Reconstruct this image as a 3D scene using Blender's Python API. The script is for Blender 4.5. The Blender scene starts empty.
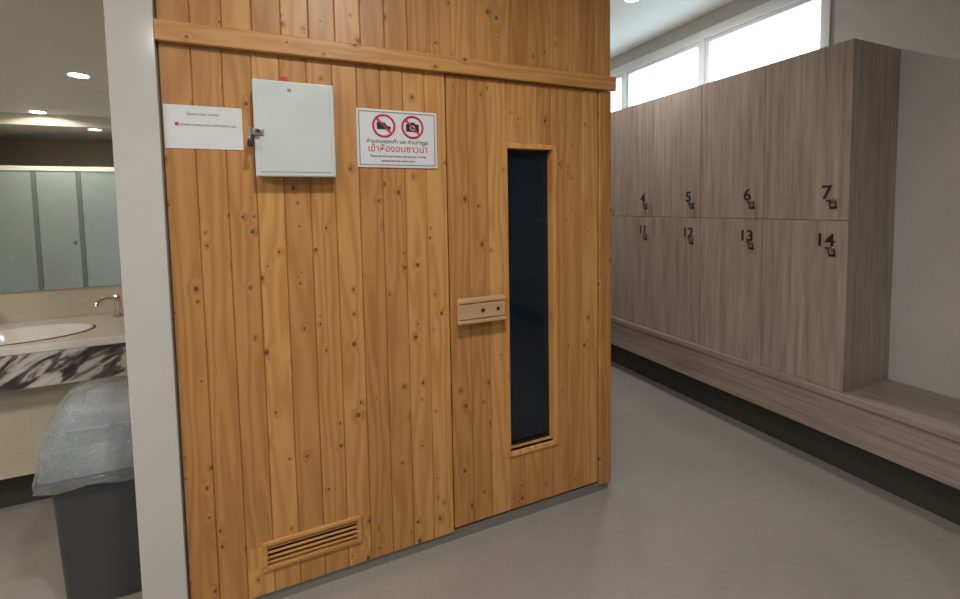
import bpy, bmesh, math, random
from mathutils import Vector, Matrix, noise
random.seed(4)
S=bpy.context.scene
COL=bpy.context.collection
# ------------------------------------------------------------------ node helpers
class NT:
    def __init__(s,name):
        s.m=bpy.data.materials.new(name); s.m.use_nodes=True
        s.t=s.m.node_tree; s.b=s.t.nodes['Principled BSDF']; s.out=s.t.nodes['Material Output']
    def n(s,typ,**kw):
        nd=s.t.nodes.new(typ)
        for k,v in kw.items(): setattr(nd,k,v)
        return nd
    def l(s,a,b): s.t.links.new(a,b)
    def put(s,sock,v):
        if isinstance(v,(int,float,tuple,list)): sock.default_value=v
        else: s.l(v,sock)
    def math(s,op,a,b=None,c=None,clamp=False):
        nd=s.t.nodes.new('ShaderNodeMath'); nd.operation=op; nd.use_clamp=clamp
        s.put(nd.inputs[0],a)
        if b is not None: s.put(nd.inputs[1],b)
        if c is not None: s.put(nd.inputs[2],c)
        return nd.outputs[0]
    def xyz(s):
        tc=s.n('ShaderNodeTexCoord'); sp=s.n('ShaderNodeSeparateXYZ'); s.l(tc.outputs['Object'],sp.inputs[0]); return sp.outputs
    def comb(s,x,y,z):
        c=s.n('ShaderNodeCombineXYZ'); s.put(c.inputs[0],x); s.put(c.inputs[1],y); s.put(c.inputs[2],z); return c.outputs[0]
    def noise(s,vec,scale,detail=3,rough=.5,dist=0):
        nd=s.n('ShaderNodeTexNoise'); nd.inputs['Scale'].default_value=scale; nd.inputs['Detail'].default_value=detail
        nd.inputs['Roughness'].default_value=rough; nd.inputs['Distortion'].default_value=dist
        if vec is not None: s.l(vec,nd.inputs['Vector'])
        return nd.outputs['Fac']
    def ramp(s,fac,stops):
        r=s.n('ShaderNodeValToRGB'); e=r.color_ramp.elements
        while len(e)<len(stops): e.new(.5)
        for i,(p,c) in enumerate(stops):
            e[i].position=p; e[i].color=(c[0],c[1],c[2],1)
        s.put(r.inputs[0],fac); return r.outputs[0]
    def mix(s,f,a,b,mode='MIX'):
        m=s.n('ShaderNodeMix',data_type='RGBA',blend_type=mode)
        s.put(m.inputs[0],f)
        for i,v in ((6,a),(7,b)):
            if isinstance(v,tuple): m.inputs[i].default_value=(v[0],v[1],v[2],1)
            else: s.l(v,m.inputs[i])
        return m.outputs[2]
    def maprange(s,v,a,b,c=0.,d=1.):
        m=s.n('ShaderNodeMapRange',interpolation_type='SMOOTHSTEP'); s.put(m.inputs[0],v)
        for i,q in enumerate((a,b,c,d)): m.inputs[i+1].default_value=q
        return m.outputs[0]
    def bump(s,h,strength,dist=.002):
        b=s.n('ShaderNodeBump'); b.inputs['Strength'].default_value=strength; b.inputs['Distance'].default_value=dist
        s.l(h,b.inputs['Height']); s.l(b.outputs[0],s.b.inputs['Normal'])
def plain(name,col,rough=.5,metal=0,spec=None,noise_amt=.06,scale=8):
    t=NT(name); tc=t.n('ShaderNodeTexCoord')
    f=t.noise(tc.outputs['Object'],scale,3)
    lo=tuple(c*(1-noise_amt) for c in col); hi=tuple(min(1,c*(1+noise_amt)) for c in col)
    t.l(t.ramp(f,[(.3,lo),(.7,hi)]),t.b.inputs['Base Color'])
    t.b.inputs['Roughness'].default_value=rough; t.b.inputs['Metallic'].default_value=metal
    if spec is not None: t.b.inputs['Specular IOR Level'].default_value=spec
    return t.m
def pine(name,axis='z',tint=1.0,kk=1.0,off=0.,pale=0.):
    t=NT(name); X,Y,Z=t.xyz()
    a,b=(X,Z) if axis=='z' else (Z,X)      # a across grain, b along grain
    g=t.n('ShaderNodeNewGeometry'); rnd=t.math('ADD',g.outputs['Random Per Island'],off)
    ao=t.math('ADD',a,t.math('MULTIPLY',rnd,7.3)); bo=t.math('ADD',b,t.math('MULTIPLY',rnd,31.7))
    def knots(scale,seed,keep,rad):
        v=t.n('ShaderNodeTexVoronoi',voronoi_dimensions='2D'); v.inputs['Scale'].default_value=1
        t.l(t.comb(t.math('MULTIPLY_ADD',ao,scale,seed),t.math('MULTIPLY_ADD',bo,scale*.8,seed*2),0),v.inputs['Vector'])
        sp=t.n('ShaderNodeSeparateColor'); t.l(v.outputs['Color'],sp.inputs[0])
        on=t.math('GREATER_THAN',sp.outputs[0],1-keep*kk)
        r=t.math('MULTIPLY_ADD',sp.outputs[1],rad*.9,rad*.5)
        dn=t.math('DIVIDE',v.outputs['Distance'],r)
        k=t.math('MULTIPLY',t.maprange(dn,.4,1.15,1,0),on)
        halo=t.math('MULTIPLY',t.maprange(dn,.8,4.,1,0),on)
        return k,halo
    k1,h1=knots(8.5,3.1,.43,.062); k2,h2=knots(15.,9.7,.18,.066)
    k=t.math('MAXIMUM',k1,k2); h=t.math('MAXIMUM',h1,h2)
    warp=t.noise(t.comb(t.math('MULTIPLY',ao,9),0,t.math('MULTIPLY',bo,.9)),1,2)
    ph=t.math('ADD',t.math('MULTIPLY',warp,37),t.math('MULTIPLY',h,3.6))
    ph=t.math('ADD',ph,t.math('MULTIPLY',ao,110))
    ring=t.math('MULTIPLY_ADD',t.math('SINE',ph),.5,.5)
    fine=t.noise(t.comb(t.math('MULTIPLY',ao,260),0,t.math('MULTIPLY',bo,7)),1,3,.6)
    f=t.math('ADD',t.math('MULTIPLY',ring,.45),t.math('MULTIPLY',fine,.55))
    base=t.ramp(f,[(.15,(.62*tint,.330*tint,.118*tint)),(.55,(.545*tint,.268*tint,.086*tint)),(.95,(.43*tint,.187*tint,.055*tint))])
    base=t.mix(t.math('MULTIPLY',h,.27),base,(.39,.155,.05))
    var=t.ramp(t.math('FRACT',t.math('MULTIPLY',rnd,17.3)),[(0,(.83,.79,.75)),(.5,(1,1,1)),(1,(1.09,1.12,1.15))])
    base=t.mix(1,base,var,'MULTIPLY')
    base=t.mix(t.math('MULTIPLY',k,.88),base,(.11,.038,.014))
    if pale: base=t.mix(pale,base,(.62,.48,.32))
    t.l(base,t.b.inputs['Base Color'])
    t.b.inputs['Roughness'].default_value=.38; t.b.inputs['Specular IOR Level'].default_value=.4
    t.bump(f,.1,.001)
    return t.m
def laminate(name,vertical=True,tone=1.):
    t=NT(name); X,Y,Z=t.xyz()
    al,ac=(Z,t.math('ADD',X,Y)) if vertical else (Y,t.math('ADD',X,Z))
    g=t.n('ShaderNodeNewGeometry')
    al=t.math('ADD',al,t.math('MULTIPLY',g.outputs['Random Per Island'],13.))
    n1=t.noise(t.comb(t.math('MULTIPLY',ac,38),0,t.math('MULTIPLY',al,1.4)),1,4,.6,.6)
    n2=t.noise(t.comb(t.math('MULTIPLY',ac,210),5,t.math('MULTIPLY',al,4)),1,2,.6)
    n3=t.noise(t.comb(t.math('MULTIPLY',ac,9),2,t.math('MULTIPLY',al,.8)),1,2,.5,1.)
    f=t.math('ADD',t.math('ADD',t.math('MULTIPLY',n1,.5),t.math('MULTIPLY',n2,.25)),t.math('MULTIPLY',n3,.25))
    c=t.ramp(f,[(.36,tuple(q*tone for q in(.215,.174,.149))),(.5,tuple(q*tone for q in(.345,.287,.249))),(.64,tuple(q*tone for q in(.445,.383,.340)))])
    t.l(c,t.b.inputs['Base Color']); t.b.inputs['Roughness'].default_value=.42
    t.bump(n2,.08,.0006); return t.m
def tile(name,col,joint,sx,sy,rough,axes='xy',vein=.06,jw=.003,offx=0,offy=0):
    t=NT(name); X,Y,Z=t.xyz(); d=dict(x=X,y=Y,z=Z)
    a=t.math('ADD',d[axes[0]],100*sx+offx); b=t.math('ADD',d[axes[1]],100*sy+offy)
    def line(v,s):
        fr=t.math('FRACT',t.math('DIVIDE',v,s)); e=t.math('MINIMUM',fr,t.math('SUBTRACT',1,fr))
        return t.math('LESS_THAN',e,jw/s/2)
    j=t.math('MAXIMUM',line(a,sx),line(b,sy))
    tc=t.n('ShaderNodeTexCoord')
    n=t.noise(tc.outputs['Object'],1.7,6,.6,.8); n2=t.noise(tc.outputs['Object'],45,3,.6)
    f=t.math('ADD',t.math('MULTIPLY',n,.7),t.math('MULTIPLY',n2,.3))
    c=t.ramp(f,[(.35,tuple(q*(1-vein) for q in col)),(.65,tuple(q*(1+vein) for q in col))])
    t.l(t.mix(j,c,joint),t.b.inputs['Base Color']); t.b.inputs['Roughness'].default_value=rough
    return t.m
M={}
M['pine']=pine('pine_planks'); M['pine_h']=pine('pine_trim_wood','x',1.0,.55,.37)
M['pine_pale']=pine('pine_pale','z',1.2,.25); M['handle']=pine('handle_wood','x',1.05,.1,.11,.45)
M['locker']=laminate('locker_laminate'); M['bench']=laminate('bench_laminate',False,.90)
M['floor']=tile('floor_porcelain',(.298,.284,.262),(.272,.258,.238),.6,.6,.20,'xy',.09,.0026,.2,.13)
M['wall_t']=tile('wall_tile_grey',(.50,.495,.49),(.475,.47,.465),.6,.3,.3,'yz',.06,.002)
M['wall_b']=tile('wall_tile_beige',(.54,.49,.39),(.46,.41,.34),.6,.3,.3,'xz',.05,.0025)
M['wall_bs']=tile('wall_tile_beige_side',(.54,.49,.39),(.46,.41,.34),.6,.3,.3,'yz',.05,.0025)
M['paint']=plain('white_paint',(.78,.77,.74),.6,noise_amt=.01)
M['ceil']=plain('ceiling_paint',(.82,.81,.78),.65,noise_amt=.01)
M['col']=plain('pillar_tile',(.57,.56,.54),.12,noise_amt=.03,scale=3)
M['white_metal']=plain('white_powder_coat',(.60,.65,.65),.38,noise_amt=.03)
M['frame']=plain('window_frame_white',(.80,.82,.83),.4,noise_amt=.01)
M['paper']=plain('paper_white',(.70,.715,.75),.55,noise_amt=.015)
M['black']=plain('black_print',(.015,.015,.017),.45)
M['red']=plain('red_print',(.55,.03,.03),.45)
M['grey_print']=plain('grey_print',(.25,.25,.27),.5)
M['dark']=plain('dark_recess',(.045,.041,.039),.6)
M['kick']=plain('kick_grey',(.20,.19,.175),.5)
M['chrome']=plain('chrome',(.75,.75,.76),.12,1.)
M['steel']=plain('steel',(.45,.45,.46),.3,1.)
M['glassdark']=plain('tinted_glass',(.006,.013,.022),.06,noise_amt=.1,spec=.5)
M['mirror']=plain('mirror_silver',(.86,.87,.82),.0,1.,noise_amt=.0)
M['stall']=plain('stall_laminate',(.33,.41,.45),.3,noise_amt=.03)
M['stall2']=plain('stall_edge',(.17,.20,.21),.35,noise_amt=.03)
M['counter']=plain('counter_white_stone',(.70,.69,.67),.18,noise_amt=.04,scale=20)
M['ceramic']=plain('basin_ceramic',(.76,.76,.75),.1,noise_amt=.01)
M['bin']=plain('bin_plastic',(.055,.059,.07),.45,noise_amt=.05)
M['lid']=plain('bin_lid_plastic',(.26,.30,.35),.35,noise_amt=.04)
def marble():
    t=NT('streaked_marble'); X,Y,Z=t.xyz()
    u=t.math('ADD',t.math('MULTIPLY',X,2.2),t.math('MULTIPLY',Z,-3.4))
    v=t.comb(t.math('MULTIPLY',u,3.0),t.math('MULTIPLY',Y,3),t.math('MULTIPLY',t.math('ADD',X,Z),2.4))
    n=t.noise(v,1.1,6,.55,1.8)
    c=t.ramp(n,[(.38,(.035,.032,.032)),(.46,(.13,.12,.12)),(.52,(.44,.43,.42)),(.7,(.64,.63,.62))])
    t.l(c,t.b.inputs['Base Color']); t.b.inputs['Roughness'].default_value=.18; return t.m
M['marble']=marble()
def bagmat():
    t=NT('clear_plastic_bag'); tr=t.n('ShaderNodeBsdfTransparent'); tr.inputs[0].default_value=(.94,.96,.98,1)
    t.b.inputs['Base Color'].default_value=(.60,.66,.71,1); t.b.inputs['Roughness'].default_value=.08
    t.b.inputs['Specular IOR Level'].default_value=1.
    tc=t.n('ShaderNodeTexCoord'); f=t.noise(tc.outputs['Object'],13,4,.6,1.4)
    b=t.n('ShaderNodeBump'); b.inputs['Strength'].default_value=1; b.inputs['Distance'].default_value=.04; t.l(f,b.inputs['Height']); t.l(b.outputs[0],t.b.inputs['Normal'])
    fr=t.n('ShaderNodeLayerWeight'); fr.inputs[0].default_value=.35
    fac=t.math('ADD',t.math('MULTIPLY',fr.outputs['Facing'],.42),.13,clamp=True)
    mx=t.n('ShaderNodeMixShader'); t.l(fac,mx.inputs[0]); t.l(tr.outputs[0],mx.inputs[1]); t.l(t.b.outputs[0],mx.inputs[2])
    gl=t.n('ShaderNodeBsdfGlossy'); gl.inputs['Roughness'].default_value=.09; t.l(b.outputs[0],gl.inputs['Normal'])
    m2=t.n('ShaderNodeMixShader'); t.put(m2.inputs[0],t.math('MULTIPLY_ADD',fr.outputs['Facing'],.28,.14))
    t.l(mx.outputs[0],m2.inputs[1]); t.l(gl.outputs[0],m2.inputs[2])
    t.l(m2.outputs[0],t.out.inputs[0]); return t.m
M['bag']=bagmat()
def glassm():
    t=NT('window_glass'); tr=t.n('ShaderNodeBsdfTransparent'); gl=t.n('ShaderNodeBsdfGlossy'); gl.inputs['Roughness'].default_value=.02
    tr.inputs[0].default_value=(.86,.97,1,1)
    tc=t.n('ShaderNodeTexCoord'); f=t.maprange(t.noise(tc.outputs['Object'],3),0,1,.03,.05)
    mx=t.n('ShaderNodeMixShader')
    t.l(f,mx.inputs[0]); t.l(tr.outputs[0],mx.inputs[1]); t.l(gl.outputs[0],mx.inputs[2]); t.l(mx.outputs[0],t.out.inputs[0]); return t.m
M['glass']=glassm()
def emis(name,col,s):
    t=NT(name); t.b.inputs['Emission Color'].default_value=(*col,1); t.b.inputs['Emission Strength'].default_value=s
    t.b.inputs['Base Color'].default_value=(.8,.8,.8,1); return t.m
M['lamp']=emis('lamp_diffuser',(1,.93,.80),14)
# ------------------------------------------------------------------ mesh helpers
def obj(name,verts,faces,mats,parent=None,mi=None,smooth=False):
    me=bpy.data.meshes.new(name); me.from_pydata([tuple(v) for v in verts],[],faces)
    for m in (mats if isinstance(mats,(list,tuple)) else [mats]): me.materials.append(m)
    if mi: 
        for p,i in zip(me.polygons,mi): p.material_index=i
    if smooth:
        for p in me.polygons: p.use_smooth=True
    bm=bmesh.new(); bm.from_mesh(me); bmesh.ops.recalc_face_normals(bm,faces=bm.faces); bm.to_mesh(me); bm.free()
    o=bpy.data.objects.new(name,me); COL.objects.link(o)
    if parent: o.parent=parent
    return o
def empty(name,loc=(0,0,0)):
    e=bpy.data.objects.new(name,None); COL.objects.link(e); e.empty_display_size=.1; return e
BF=[(0,3,2,1),(4,5,6,7),(0,1,5,4),(1,2,6,5),(2,3,7,6),(3,0,4,7)]
def bv(b):
    x0,x1,y0,y1,z0,z1=b
    return [(x0,y0,z0),(x1,y0,z0),(x1,y1,z0),(x0,y1,z0),(x0,y0,z1),(x1,y0,z1),(x1,y1,z1),(x0,y1,z1)]
def boxes(name,bl,mat,parent=None,bevel=0,seg=2):
    vs=[];fs=[]
    for b in bl:
        k=len(vs); vs+=bv(b); fs+=[tuple(i+k for i in f) for f in BF]
    o=obj(name,vs,fs,mat,parent)
    if bevel:
        m=o.modifiers.new('bevel','BEVEL'); m.width=bevel; m.segments=seg; m.limit_method='ANGLE'
    return o
def box(name,x0,x1,y0,y1,z0,z1,mat,parent=None,bevel=0,seg=2): return boxes(name,[(x0,x1,y0,y1,z0,z1)],mat,parent,bevel,seg)
def cyl(name,c,r,h,axis,mat,parent=None,n=24,r2=None,bevel=0):
    r2=r if r2 is None else r2; vs=[];fs=[]
    ax={'x':(Vector((0,1,0)),Vector((0,0,1)),Vector((1,0,0))),'y':(Vector((1,0,0)),Vector((0,0,1)),Vector((0,1,0))),'z':(Vector((1,0,0)),Vector((0,1,0)),Vector((0,0,1)))}[axis]
    c=Vector(c)
    for k,(rr,hh) in enumerate(((r,-h/2),(r2,h/2))):
        for i in range(n):
            a=2*math.pi*i/n; vs.append(c+ax[0]*rr*math.cos(a)+ax[1]*rr*math.sin(a)+ax[2]*hh)
    fs=[(i,(i+1)%n,n+(i+1)%n,n+i) for i in range(n)]+[tuple(range(n)),tuple(range(n,2*n))]
    o=obj(name,vs,fs,mat,parent)
    if bevel:
        m=o.modifiers.new('bevel','BEVEL'); m.width=bevel; m.segments=2; m.limit_method='ANGLE'
    return o
def tube(name,pts,r,mat,parent=None):
    cu=bpy.data.curves.new(name,'CURVE'); cu.dimensions='3D'; cu.bevel_depth=r; cu.bevel_resolution=4; cu.use_fill_caps=True
    sp=cu.splines.new('BEZIER'); sp.bezier_points.add(len(pts)-1)
    for p,q in zip(sp.bezier_points,pts): p.co=q; p.handle_left_type=p.handle_right_type='AUTO'
    cu.materials.append(mat); o=bpy.data.objects.new(name,cu); COL.objects.link(o)
    if parent:o.parent=parent
    return o
def torus(name,c,R,r,mat,parent,axis='y',n=32,k=8):
    vs=[];fs=[]
    for i in range(n):
        a=2*math.pi*i/n
        for j in range(k):
            b=2*math.pi*j/k; q=R+r*math.cos(b); p=(q*math.cos(a),q*math.sin(a),r*math.sin(b))
            if axis=='y': p=(p[0],p[2],p[1])
            elif axis=='x': p=(p[2],p[0],p[1])
            vs.append((c[0]+p[0],c[1]+p[1],c[2]+p[2]))
    for i in range(n):
        for j in range(k): fs.append((i*k+j,((i+1)%n)*k+j,((i+1)%n)*k+(j+1)%k,i*k+(j+1)%k))
    return obj(name,vs,fs,mat,parent,smooth=True)
def text(name,body,size,mat,parent,loc,facing='y',ext=.0006,align='CENTER',bold=0):
    cu=bpy.data.curves.new(name,'FONT'); cu.body=body; cu.size=size; cu.extrude=ext; cu.align_x=align; cu.align_y='CENTER'; cu.offset=bold
    cu.materials.append(mat); o=bpy.data.objects.new(name,cu); COL.objects.link(o); o.location=loc
    o.rotation_euler=(math.pi/2,0,0) if facing=='y' else (math.pi/2,0,-math.pi/2)
    o.parent=parent; return o
# ------------------------------------------------------------------ room shell
CZ=2.90; YF=-3.6
box('floor',-4.6,3.2,YF-.1,5.1,-.1,0,M['floor'])
box('ceiling',-4.6,3.2,YF-.1,5.1,CZ,CZ+.1,M['ceil'])
WZ0,WZ1,WY0,WY1=2.27,2.78,1.60,4.25
boxes('wall_right',[(2.985,3.16,YF-.1,WY0,0,CZ),(2.985,3.16,WY1,5.1,0,CZ),(2.985,3.16,WY0,WY1,0,WZ0),(2.985,3.16,WY0,WY1,WZ1,CZ)],M['wall_t'])
box('wall_corridor_end',1.437,2.985,5.0,5.1,0,CZ,M['wall_b'])
box('wall_corridor_left',1.337,1.437,3.22,5.0,0,CZ,M['wall_bs'])
box('wall_back',-4.5,1.337,3.22,3.32,0,CZ,M['wall_b'])
box('wall_left',-4.6,-4.5,YF-.1,3.32,0,CZ,M['wall_bs'])
box('wall_front',-4.5,2.985,YF-.1,YF,0,CZ,M['wall_b'])
box('ceiling_soffit',-4.5,1.2,YF,-2.02,2.74,CZ,M['paint'])
box('wall_pillar',-.502,-.379,1.69,1.86,0,CZ,M['col'],None,.002)
def window(idx,y0,y1,zz0,zz1):
    e=empty('window_%d'%idx); f=.03
    boxes('sash',[(2.99,3.05,y0-f,y0,zz0-f,zz1+f),(2.99,3.05,y1,y1+f,zz0-f,zz1+f),(2.99,3.05,y0,y1,zz0-f,zz0),(2.99,3.05,y0,y1,zz1,zz1+f)],M['frame'],e)
    obj('pane',[(3.03,y0,zz0),(3.03,y1,zz0),(3.03,y1,zz1),(3.03,y0,zz1)],[(0,1,2,3)],M['glass'],e)
window(1,1.66,2.43,2.31,2.68); window(2,2.53,3.30,2.31,2.68); window(3,3.40,4.17,2.31,2.68)
boxes('trim_1',[(2.97,3.06,WY0,1.63,WZ0,WZ1),(2.97,3.06,2.46,2.50,WZ0,WZ1),(2.97,3.06,3.33,3.37,WZ0,WZ1),(2.97,3.06,4.2,WY1,WZ0,WZ1),
 (2.97,3.06,1.63,2.46,2.71,WZ1),(2.97,3.06,2.50,3.33,2.71,WZ1),(2.97,3.06,3.37,4.2,2.71,WZ1),(2.97,3.06,1.63,2.46,WZ0,2.28),(2.97,3.06,2.50,3.33,WZ0,2.28),(2.97,3.06,3.37,4.2,WZ0,2.28)],M['frame'],None)
# ------------------------------------------------------------------ sauna cabin
YS=1.707
sa=empty('sauna_cabin')
box('cabin_core_left',-.375,-.33,1.73,3.2,.03,CZ-.005,M['pine'],sa)
box('cabin_side',1.40,1.43,1.73,3.2,.03,CZ-.005,M['pine'],sa)
box('cabin_roof',-.33,1.40,1.78,3.2,2.6,2.63,M['pine_h'],sa)
box('cabin_back',-.33,1.40,3.16,3.19,.03,2.6,M['pine'],sa)
def planks(name,segs,parent,y=YS,th=.018,g=.0032,mat=None):
    vs=[];fs=[]
    for x0,x1,z0,z1 in segs:
        prof=[(x0+.0004,y+th),(x0+.0004,y+g),(x0+g,y),(x1-g,y),(x1-.0004,y+g),(x1-.0004,y+th)]
        k=len(vs)
        for z in(z0,z1): vs+=[(px,py,z) for px,py in prof]
        n=len(prof)
        fs+=[(k+i,k+(i+1)%n,k+n+(i+1)%n,k+n+i) for i in range(n)]+[tuple(k+i for i in range(n)),tuple(k+n+i for i in range(n))]
    return obj(name,vs,fs,mat or M['pine'],parent)
def split(x0,x1,n): return [(x0+(x1-x0)*i/n,x0+(x1-x0)*(i+1)/n) for i in range(n)]
vx0,vx1,vz0,vz1=-.135,.190,.147,.228
segs=[]
for a,b in split(-.375,.590,11):
    if b<=vx0 or a>=vx1: segs.append((a,b,.045,2.0))
    else:
        segs.append((a,b,.045,vz0)); segs.append((a,b,vz1,2.0))
        if a<vx0: segs.append((a,vx0,vz0,vz1))
        if b>vx1: segs.append((vx1,b,vz0,vz1))
planks('front_planks_lower',segs,sa)
planks('front_planks_upper',[(a,b,2.05,CZ-.004) for a,b in split(-.375,1.435,20)],sa)
box('front_backing_upper',-.37,1.43,1.727,1.745,2.0,CZ-.004,M['pine_h'],sa)
boxes('front_backing',[(-.33,.585,1.727,1.75,.24,2.0),(-.33,.585,1.727,1.75,.045,.14),(-.33,vx0,1.727,1.75,.14,.24),(vx1,.585,1.727,1.75,.14,.24)],M['pine_h'],sa)
box('trim_rail',-.377,1.450,1.682,1.7065,1.991,2.056,M['pine_h'],sa,.004)
planks('corner_post',[(1.362,1.437,.045,1.99)],sa,y=1.700,th=.06,g=.006)
box('plinth',-.36,1.425,1.716,1.76,0,.045,M['kick'],sa)
dx0,dx1=.5938,1.359; gx0,gx1,gz0,gz1=.868,1.098,.335,1.70
ds=[]
cuts=[dx0,.686,.777,gx0]; 
for a,b in zip(cuts,cuts[1:]): ds.append((a,b,.06,1.989))
for a,b in split(gx0,gx1,3)[:]: ds+= [(a,b,.06,gz0),(a,b,gz1,1.989)]
for a,b in zip([gx1,1.185,1.272,dx1],[1.185,1.272,dx1]): ds.append((a,b,.06,1.989))
planks('door_planks',ds,sa,y=YS+.001)
boxes('door_backing',[(dx0,gx0-.01,1.73,1.765,.06,1.985),(gx1+.01,dx1,1.73,1.765,.06,1.985),(gx0-.01,gx1+.01,1.73,1.765,.06,gz0-.01),(gx0-.01,gx1+.01,1.73,1.765,gz1+.01,1.985)],M['pine_h'],sa)
w=.022
boxes('door_window_frame',[(gx0-w,gx0,1.699,1.765,gz0-w,gz1+w),(gx1,gx1+w,1.699,1.765,gz0-w,gz1+w),(gx0,gx1,1.699,1.765,gz1,gz1+w),(gx0,gx1,1.699,1.765,gz0-w,gz0)],M['pine_pale'],sa,.002)
box('door_window_glass',gx0,gx1,1.745,1.752,gz0,gz1,M['glassdark'],sa)
hx0,hx1,hz0,hz1=.612,.832,.957,1.066
box('door_handle_plate',hx0,hx1,1.668,1.686,hz0,hz1,M['handle'],sa,.005)
boxes('door_handle_steps',[(hx0+.004,hx1-.004,1.660,1.670,hz0+.022,hz1-.022),(hx0+.002,hx1-.002,1.655,1.669,hz1-.018,hz1-.004),(hx0+.002,hx1-.002,1.655,1.669,hz0+.004,hz0+.018)],M['handle'],sa,.003)
boxes('door_handle_blocks',[(hx0+.015,hx0+.05,1.684,1.708,hz0+.02,hz1-.02),(hx1-.05,hx1-.015,1.684,1.708,hz0+.02,hz1-.02)],M['handle'],sa,.003)
for i,x in enumerate((.722,.792)): cyl('handle_screw_%d'%i,(x,1.659,1.012),.008,.004,'y',M['black'],sa)
# vent grille
f=.014
boxes('vent_frame',[(vx0-f,vx0+.004,1.698,1.76,vz0-f,vz1+f),(vx1-.004,vx1+f,1.698,1.76,vz0-f,vz1+f),(vx0,vx1,1.698,1.76,vz1-.002,vz1+f),(vx0,vx1,1.698,1.76,vz0-f,vz0+.002)],M['pine_h'],sa,.003)
boxes('vent_slats',[(vx0,vx1,1.704,1.711,vz0+.011+i*.0185,vz0+.017+i*.0185) for i in range(4)],M['pine_h'],sa,.001)
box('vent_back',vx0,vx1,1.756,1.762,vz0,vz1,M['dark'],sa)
# ------------------------------------------------------------------ electrical box
eb=empty('electrical_panel_box')
bx0,bx1,bz0,bz1=-.108,.150,1.563,1.888
box('housing',bx0+.004,bx1-.004,1.662,1.7065,bz0+.004,bz1-.004,M['white_metal'],eb,.004)
box('door',bx0,bx1,1.648,1.661,bz0,bz1,M['white_metal'],eb,.005,3)
box('door_inner_panel',bx0+.016,bx1-.014,1.6455,1.6485,bz0+.016,bz1-.016,M['white_metal'],eb,.0014)
box('latch_plate',bx0-.012,bx0+.030,1.640,1.6475,1.700,1.722,M['steel'],eb,.002)
cyl('latch_barrel',(bx0+.012,1.636,1.712),.009,.014,'y',M['chrome'],eb,bevel=.002)
box('latch_staple',bx0-.014,bx0-.006,1.630,1.7,1.696,1.726,M['steel'],eb,.002)
torus('padlock_shackle',(bx0-.012,1.633,1.688),.010,.002,M['steel'],eb,'x')
box('padlock_body',bx0-.020,bx0-.003,1.627,1.640,1.660,1.684,M['black'],eb,.003)
for i,z in enumerate((1.62,1.83)): cyl('hinge_%d'%i,(bx1+.001,1.655,z),.004,.03,'z',M['steel'],eb,12)
box('label',.0,.012,1.6435,1.6460,bz1-.035,bz1-.026,M['grey_print'],eb)
box('red_tag',-.025,.002,1.704,1.7065,1.893,1.918,M['red'])
# ------------------------------------------------------------------ paper notice
pn=empty('paper_notice')
box('sheet',-.370,-.146,1.7045,1.7065,1.656,1.797,M['paper'],pn)
text('headline','Sauna user notice',.013,M['grey_print'],pn,(-.26,1.7042,1.770))
text('body_text','please contact the staff before use',.0115,M['grey_print'],pn,(-.245,1.7042,1.735))
cyl('red_dot',(-.335,1.7042,1.735),.006,.001,'y',M['red'],pn)
# ------------------------------------------------------------------ prohibition sign
sg=empty('prohibition_sign')
sx0,sx1,sz0,sz1=.233,.549,1.606,1.828
box('board',sx0,sx1,1.7015,1.7065,sz0,sz1,M['paper'],sg,.001)
b=.004;i_=.008
boxes('border',[(sx0+i_,sx1-i_,1.7008,1.7016,sz1-i_-b,sz1-i_),(sx0+i_,sx1-i_,1.7008,1.7016,sz0+i_,sz0+i_+b),(sx0+i_,sx0+i_+b,1.7008,1.7016,sz0+i_+b,sz1-i_-b),(sx1-i_-b,sx1-i_,1.7008,1.7016,sz0+i_+b,sz1-i_-b)],M['grey_print'],sg)
for cxx in (.336,.449):
    torus('ban_ring_%d'%(cxx*1000),(cxx,1.7008,1.766),.041,.0042,M['red'],sg)
    L=.040
    o=box('ban_bar_%d'%(cxx*1000),-L,L,-.0012,.0008,-.0036,.0036,M['red'],sg); o.location=(cxx,1.6998,1.766); o.rotation_euler=(0,math.radians(45),0)
sh=[(-.026,-.014),(.026,-.014),(.027,-.003),(.013,.001),(.002,.014),(-.004,.012),(-.010,.006),(-.024,.015),(-.027,.010)]
def flat(name,pts,cx_,cz_,mat,y0=1.7004,y1=1.7014):
    n=len(pts); vs=[(cx_+p[0],y0,cz_+p[1]) for p in pts]+[(cx_+p[0],y1,cz_+p[1]) for p in pts]
    return obj(name,vs,[tuple(range(n)),tuple(range(n,2*n))]+[(i,(i+1)%n,n+(i+1)%n,n+i) for i in range(n)],mat,sg)
flat('shoe_pictogram',sh,.336,1.766,M['black'])
flat('camera_pictogram',[(-.026,-.018),(.026,-.018),(.026,.012),(.012,.012),(.007,.019),(-.007,.019),(-.012,.012),(-.026,.012)],.449,1.766,M['black'])
torus('camera_lens',(.449,1.7003,1.763),.009,.0015,M['paper'],sg,n=20,k=6)
text('thai_line_1','ห้ามสวมรองเท้า และ ห้ามถ่ายรูป',.0195,M['black'],sg,(.391,1.7008,1.706))
text('thai_line_2','เข้าห้องอบซาวน่า',.036,M['red'],sg,(.391,1.7008,1.678))
text('english_line_1','Please do not wear shoes, take photos or bring',.0115,M['black'],sg,(.391,1.7008,1.650))
text('english_line_2','camera into the sauna room.',.0115,M['black'],sg,(.391,1.7008,1.632))
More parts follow.
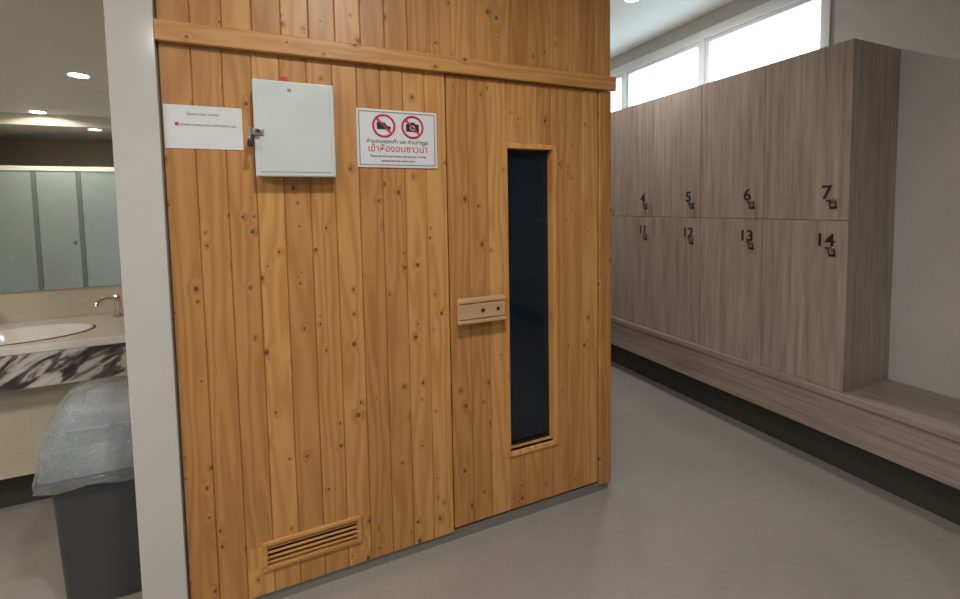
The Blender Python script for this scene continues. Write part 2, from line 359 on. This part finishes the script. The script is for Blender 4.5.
# ------------------------------------------------------------------ lockers
lk=empty('locker_cabinet')
LX=2.563; LY=1.267; P=.4305; NC=8; zb,zm,zt=.463,1.346,2.240
boxes('carcass',[(LX+.012,2.982,LY,LY+P*NC,zb,zt)],M['locker'],lk)
dv=[]
for i in range(NC):
    y0=LY+P*i+(.0015 if i else 0); y1=LY+P*(i+1)-.0015
    dv.append((LX-.006,LX+.012,y0,y1,zb,zm-.0015)); dv.append((LX-.006,LX+.012,y0,y1,zm+.0015,zt))
boxes('doors',dv,M['locker'],lk,.0012)
boxes('door_gaps',[(LX+.008,LX+.0125,LY+.01,LY+P*NC-.01,zm-.0013,zm+.0013)]+[(LX+.008,LX+.0125,LY+P*i-.0013,LY+P*i+.0013,zb+.01,zt-.01) for i in range(1,NC)],M['dark'],lk)
for i in range(7):
    yy=LY+P*i+.088
    text('number_%d'%(7-i),str(7-i),.100,M['black'],lk,(LX-.0075,yy+.012,1.488),'x',.001,bold=.0014)
    text('number_%d'%(14-i),str(14-i),.094,M['black'],lk,(LX-.0075,yy+.014,1.239),'x',.001,bold=.0014)
    for z in (1.436,1.190):
        yk=yy-.024
        cyl('lock_rose',(LX-.009,yk,z+.012),.012,.007,'x',M['steel'],lk,16)
        cyl('lock_barrel',(LX-.016,yk,z+.012),.008,.014,'x',M['steel'],lk,16)
        torus('lock_ring',(LX-.020,yk,z-.006),.015,.0028,M['black'],lk,'x',20,6)
        box('lock_tag',LX-.020,LX-.014,yk-.018,yk+.014,z-.030,z-.018,M['black'],lk,.002)
        box('lock_tab',LX-.010,LX-.006,yk-.008,yk+.036,z+.004,z+.017,M['dark'],lk,.001)
bn=empty('locker_bench')
box('bench_top',2.535,2.982,-1.6,4.98,.422,.461,M['bench'],bn,.003)
box('bench_front',2.548,2.575,-1.6,4.98,.215,.421,M['bench'],bn,.002)
box('bench_underside',2.576,2.982,-1.6,4.98,.215,.235,M['bench'],bn)
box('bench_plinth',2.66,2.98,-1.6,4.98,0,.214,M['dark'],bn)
# ------------------------------------------------------------------ vanity
va=empty('vanity_counter')
ctop=box('counter_top',-3.9,-.385,2.60,3.215,.815,.850,M['counter'],va,.004)
boxes('counter_apron',[(-3.9,-.385,2.60,2.63,.655,.814)],M['marble'],va,.002)
box('cabinet_panel',-3.9,-.385,2.74,2.77,.19,.80,M['wall_b'],va)
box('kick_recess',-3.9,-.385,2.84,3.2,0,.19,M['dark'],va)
def ellring(cx_,cy_,a,b_,z,n=48): return [(cx_+a*math.cos(2*math.pi*i/n),cy_+b_*math.sin(2*math.pi*i/n),z) for i in range(n)]
for ci,bxc in enumerate((-1.24,-2.4)):
    n=48; BY=2.85
    cut=obj('basin_cutter',ellring(bxc,BY,.25,.17,.80)+ellring(bxc,BY,.25,.17,.90),[tuple(range(n)),tuple(range(n,2*n))]+[(i,(i+1)%n,n+(i+1)%n,n+i) for i in range(n)],M['ceramic'])
    bm_=ctop.modifiers.new('basin_hole','BOOLEAN'); bm_.operation='DIFFERENCE'; bm_.object=cut; bm_.solver='EXACT'
    bpy.context.view_layer.update()
    dg=bpy.context.evaluated_depsgraph_get(); me=bpy.data.meshes.new_from_object(ctop.evaluated_get(dg))
    ctop.modifiers.clear(); ctop.data=me
    bpy.data.objects.remove(cut)
    rings=[(.262,.182,.8505),(.258,.178,.856),(.250,.170,.854),(.243,.163,.84),(.225,.150,.78),(.18,.115,.735),(.10,.065,.718),(.02,.014,.715)]
    vs=[];fs=[]
    for a,b2,z in rings: vs+=ellring(bxc,BY,a,b2,z)
    for k in range(len(rings)-1):
        fs+=[(k*n+i,k*n+(i+1)%n,(k+1)*n+(i+1)%n,(k+1)*n+i) for i in range(n)]
    fs.append(tuple((len(rings)-1)*n+i for i in range(n)))
    obj('basin_bowl_%d'%ci,vs,fs,M['ceramic'],va,smooth=True)
    vs=[];fs=[]
    for a,b2,z in((.268,.188,.8503),(.268,.188,.8520),(.261,.181,.8535)): vs+=ellring(bxc,BY,a,b2,z)
    for k in range(2): fs+=[(k*n+i,k*n+(i+1)%n,(k+1)*n+(i+1)%n,(k+1)*n+i) for i in range(n)]
    obj('basin_rim_%d'%ci,vs,fs,M['black'],va)
def faucet(x):
    fa=empty('faucet'); y=3.12; Z=.008
    cyl('base',(x,y,.854+Z),.024,.008,'z',M['chrome'],fa,bevel=.002)
    cyl('body',(x,y,.905+Z),.017,.10,'z',M['chrome'],fa,bevel=.003)
    tube('spout',[(x,y,.93+Z),(x-.03,y-.05,.955+Z),(x-.06,y-.09,.945+Z),(x-.065,y-.10,.925+Z)],.010,M['chrome'],fa)
    box('lever',x-.008,x+.008,y-.035,y+.03,.958+Z,.968+Z,M['chrome'],fa,.003)
    cyl('lever_stem',(x,y,.957+Z),.012,.012,'z',M['chrome'],fa)
    cyl('escutcheon',(x,y,.8545),.026,.0075,'z',M['steel'],fa)
faucet(-.95); faucet(-2.1)
sd=empty('soap_dispenser')
cyl('bottle',(-1.52,3.10,.905),.03,.108,'z',M['ceramic'],sd,r2=.026,bevel=.006); cyl('neck',(-1.52,3.10,.968),.009,.02,'z',M['red'],sd)
box('pump',-1.528,-1.512,3.055,3.11,.978,.988,M['red'],sd,.003)
box('wall_mirror',-4.2,-.39,3.205,3.2185,1.02,2.82,M['mirror'])
# ------------------------------------------------------------------ toilet stalls (seen in the mirror)
st=empty('toilet_stalls')
YT=-2.30
for i in range(8):
    x=-4.10+i*.53
    box('stall_door_%d'%i,x+.035,x+.505,YT-.02,YT+.01,.12,2.10,M['stall'],st,.002)
    box('stall_post_%d'%i,x-.022,x+.032,YT-.03,YT+.015,0,2.13,M['stall2'],st,.002)
    if i%2==0: box('stall_divider_%d'%i,x-.01,x+.02,YF+.01,YT-.03,.12,2.10,M['stall'],st)
    else: cyl('stall_lock_%d'%i,(x+.45,YT+.015,1.0),.02,.02,'y',M['steel'],st,16)
box('stall_end_panel',-4.49,-4.125,YT-.02,YT+.01,.0,2.10,M['stall'],st,.002)
box('stall_rail',-4.5,.19,YT-.035,YT+.02,2.10,2.17,M['frame'],st)
box('stall_end_post',.14,.19,YF+.01,YT+.015,0,2.10,M['stall'],st)
# ------------------------------------------------------------------ waste bin with bag
wb=empty('waste_bin')
def rrect(x0,x1,y0,y1,r,z,k=6):
    pts=[]
    for cx_,cy_,a0 in((x1-r,y1-r,0),(x0+r,y1-r,90),(x0+r,y0+r,180),(x1-r,y0+r,270)):
        for j in range(k+1):
            a=math.radians(a0+90*j/k); pts.append((cx_+r*math.cos(a),cy_+r*math.sin(a),z))
    return pts
def loft(name,loops,mat,parent,cap0=True,cap1=True,smooth=True):
    n=len(loops[0]); vs=[p for l in loops for p in l]; fs=[]
    for k in range(len(loops)-1): fs+=[(k*n+i,k*n+(i+1)%n,(k+1)*n+(i+1)%n,(k+1)*n+i) for i in range(n)]
    if cap0: fs.append(tuple(range(n)))
    if cap1: fs.append(tuple((len(loops)-1)*n+i for i in range(n)))
    o=obj(name,vs,fs,mat,parent,smooth=smooth)
    if smooth:
        m=o.modifiers.new('es','EDGE_SPLIT'); m.split_angle=math.radians(50)
    return o
bx,by=-.645,2.10
def rr(hx,hy,z,r=.03): return rrect(bx-hx,bx+hx,by-hy,by+hy,r,z)
loft('bin_body',[rr(.165,.125,0),rr(.168,.128,.01),rr(.180,.150,.49),rr(.182,.153,.50)],M['bin'],wb)
loft('bin_collar',[rr(.196,.172,.478),rr(.203,.178,.484),rr(.205,.180,.512),rr(.196,.172,.518)],M['bin'],wb)
loft('bin_lid',[rr(.200,.176,.519),rr(.202,.178,.528),rr(.196,.172,.56),rr(.165,.120,.700),rr(.150,.085,.755),rr(.138,.065,.768)],M['lid'],wb)
box('bin_swing_flap',bx-.12,bx+.12,by-.150,by-.142,.60,.68,M['lid'],wb,.003)
loops=[]
prof=[(.214,.190,.482),(.209,.185,.490),(.215,.191,.508),(.210,.186,.540),(.207,.183,.575),(.197,.163,.630),(.186,.144,.680),(.176,.122,.725),(.166,.102,.760),(.147,.077,.787),(.08,.04,.797)]
KC=6
for li,(hx,hy,z) in enumerate(prof):
    base=rrect(bx-hx,bx+hx,by-hy,by+hy,.035,z,KC)
    dense=[]
    for q in range(len(base)):
        p0=Vector(base[q]); p1=Vector(base[(q+1)%len(base)])
        m=14 if q%(KC+1)==KC else 1
        for s in range(m): dense.append(tuple(p0.lerp(p1,s/m)))
    L2=[]
    for p in dense:
        v=Vector(p); c=Vector((bx,by,z)); d=(v-c).normalized()
        rg=1-abs(noise.noise(Vector((p[0]*17,p[1]*17,p[2]*8+3))))*2.4
        a=max(-.2,rg)*.012-.004
        if li==0: v.z+=noise.noise(Vector((p[0]*7,p[1]*7,0)))*.016
        v=v+d*a; v.z+=noise.noise(Vector((p[0]*12+7,p[1]*12,p[2]*5)))*.014
        L2.append(tuple(v))
    loops.append(L2)
bag=loft('plastic_bag',loops,M['bag'],wb,False,True)
bag.modifiers.clear(); ss=bag.modifiers.new('sub','SUBSURF'); ss.levels=1; ss.render_levels=1
# ------------------------------------------------------------------ lights
def downlight(x,y,z,power,col=(1,.95,.87)):
    e=empty('ceiling_downlight')
    cyl('trim_ring',(x,y,z-.004),.062,.008,'z',M['paint'],e,32)
    cyl('diffuser',(x,y,z-.0095),.045,.003,'z',M['lamp'],e,24)
    l=bpy.data.lights.new('lamp','AREA'); l.shape='DISK'; l.size=.16; l.energy=power; l.color=col; l.spread=math.radians(165)
    o=bpy.data.objects.new('lamp',l); COL.objects.link(o); o.location=(x,y,z-.014); o.parent=e
W=(1,.89,.73)
for x,y,p,c in((.25,.30,27,(1,.97,.93)),(-2.0,.50,28,W),(2.26,2.46,10,(1,.98,.95)),(2.2,4.1,11,(1,.98,.95)),(-3.26,-1.80,22,W),(-.9,-1.2,25,(1,.97,.93)),(-3.6,1.9,24,W)):
    downlight(x,y,CZ,p,c)
downlight(-2.75,-2.16,2.74,6,W)
w=bpy.data.worlds.new('daylight_sky'); S.world=w; w.use_nodes=True
bg=w.node_tree.nodes['Background']; bg.inputs[0].default_value=(.74,.90,1,1); bg.inputs[1].default_value=5.5
pl=bpy.data.lights.new('window_portal','AREA'); pl.shape='RECTANGLE'; pl.size=2.7; pl.size_y=.55
po=bpy.data.objects.new('window_portal',pl); COL.objects.link(po); po.location=(3.20,2.92,2.5)
po.rotation_euler=Vector((-1,0,0)).to_track_quat('-Z','Y').to_euler(); pl.cycles.is_portal=True
# ------------------------------------------------------------------ camera
p,r,y=[math.radians(a) for a in(3.365,.981,23.289)]
F=Vector((math.sin(y)*math.cos(p),math.cos(y)*math.cos(p),-math.sin(p)))
R0=Vector((math.cos(y),-math.sin(y),0)); U0=R0.cross(F)
Rc=R0*math.cos(r)-U0*math.sin(r); Uc=R0*math.sin(r)+U0*math.cos(r)
cam=bpy.data.cameras.new('camera'); co=bpy.data.objects.new('camera',cam); COL.objects.link(co)
co.matrix_world=Matrix((( Rc.x,Uc.x,-F.x,0),(Rc.y,Uc.y,-F.y,0),(Rc.z,Uc.z,-F.z,1.45),(0,0,0,1)))
cam.sensor_fit='HORIZONTAL'; cam.sensor_width=36; cam.lens=434.17*36/960; cam.shift_y=-(299.5-231.737)/960; cam.clip_start=.02
S.camera=co
S.view_settings.view_transform='Standard'; S.view_settings.exposure=0
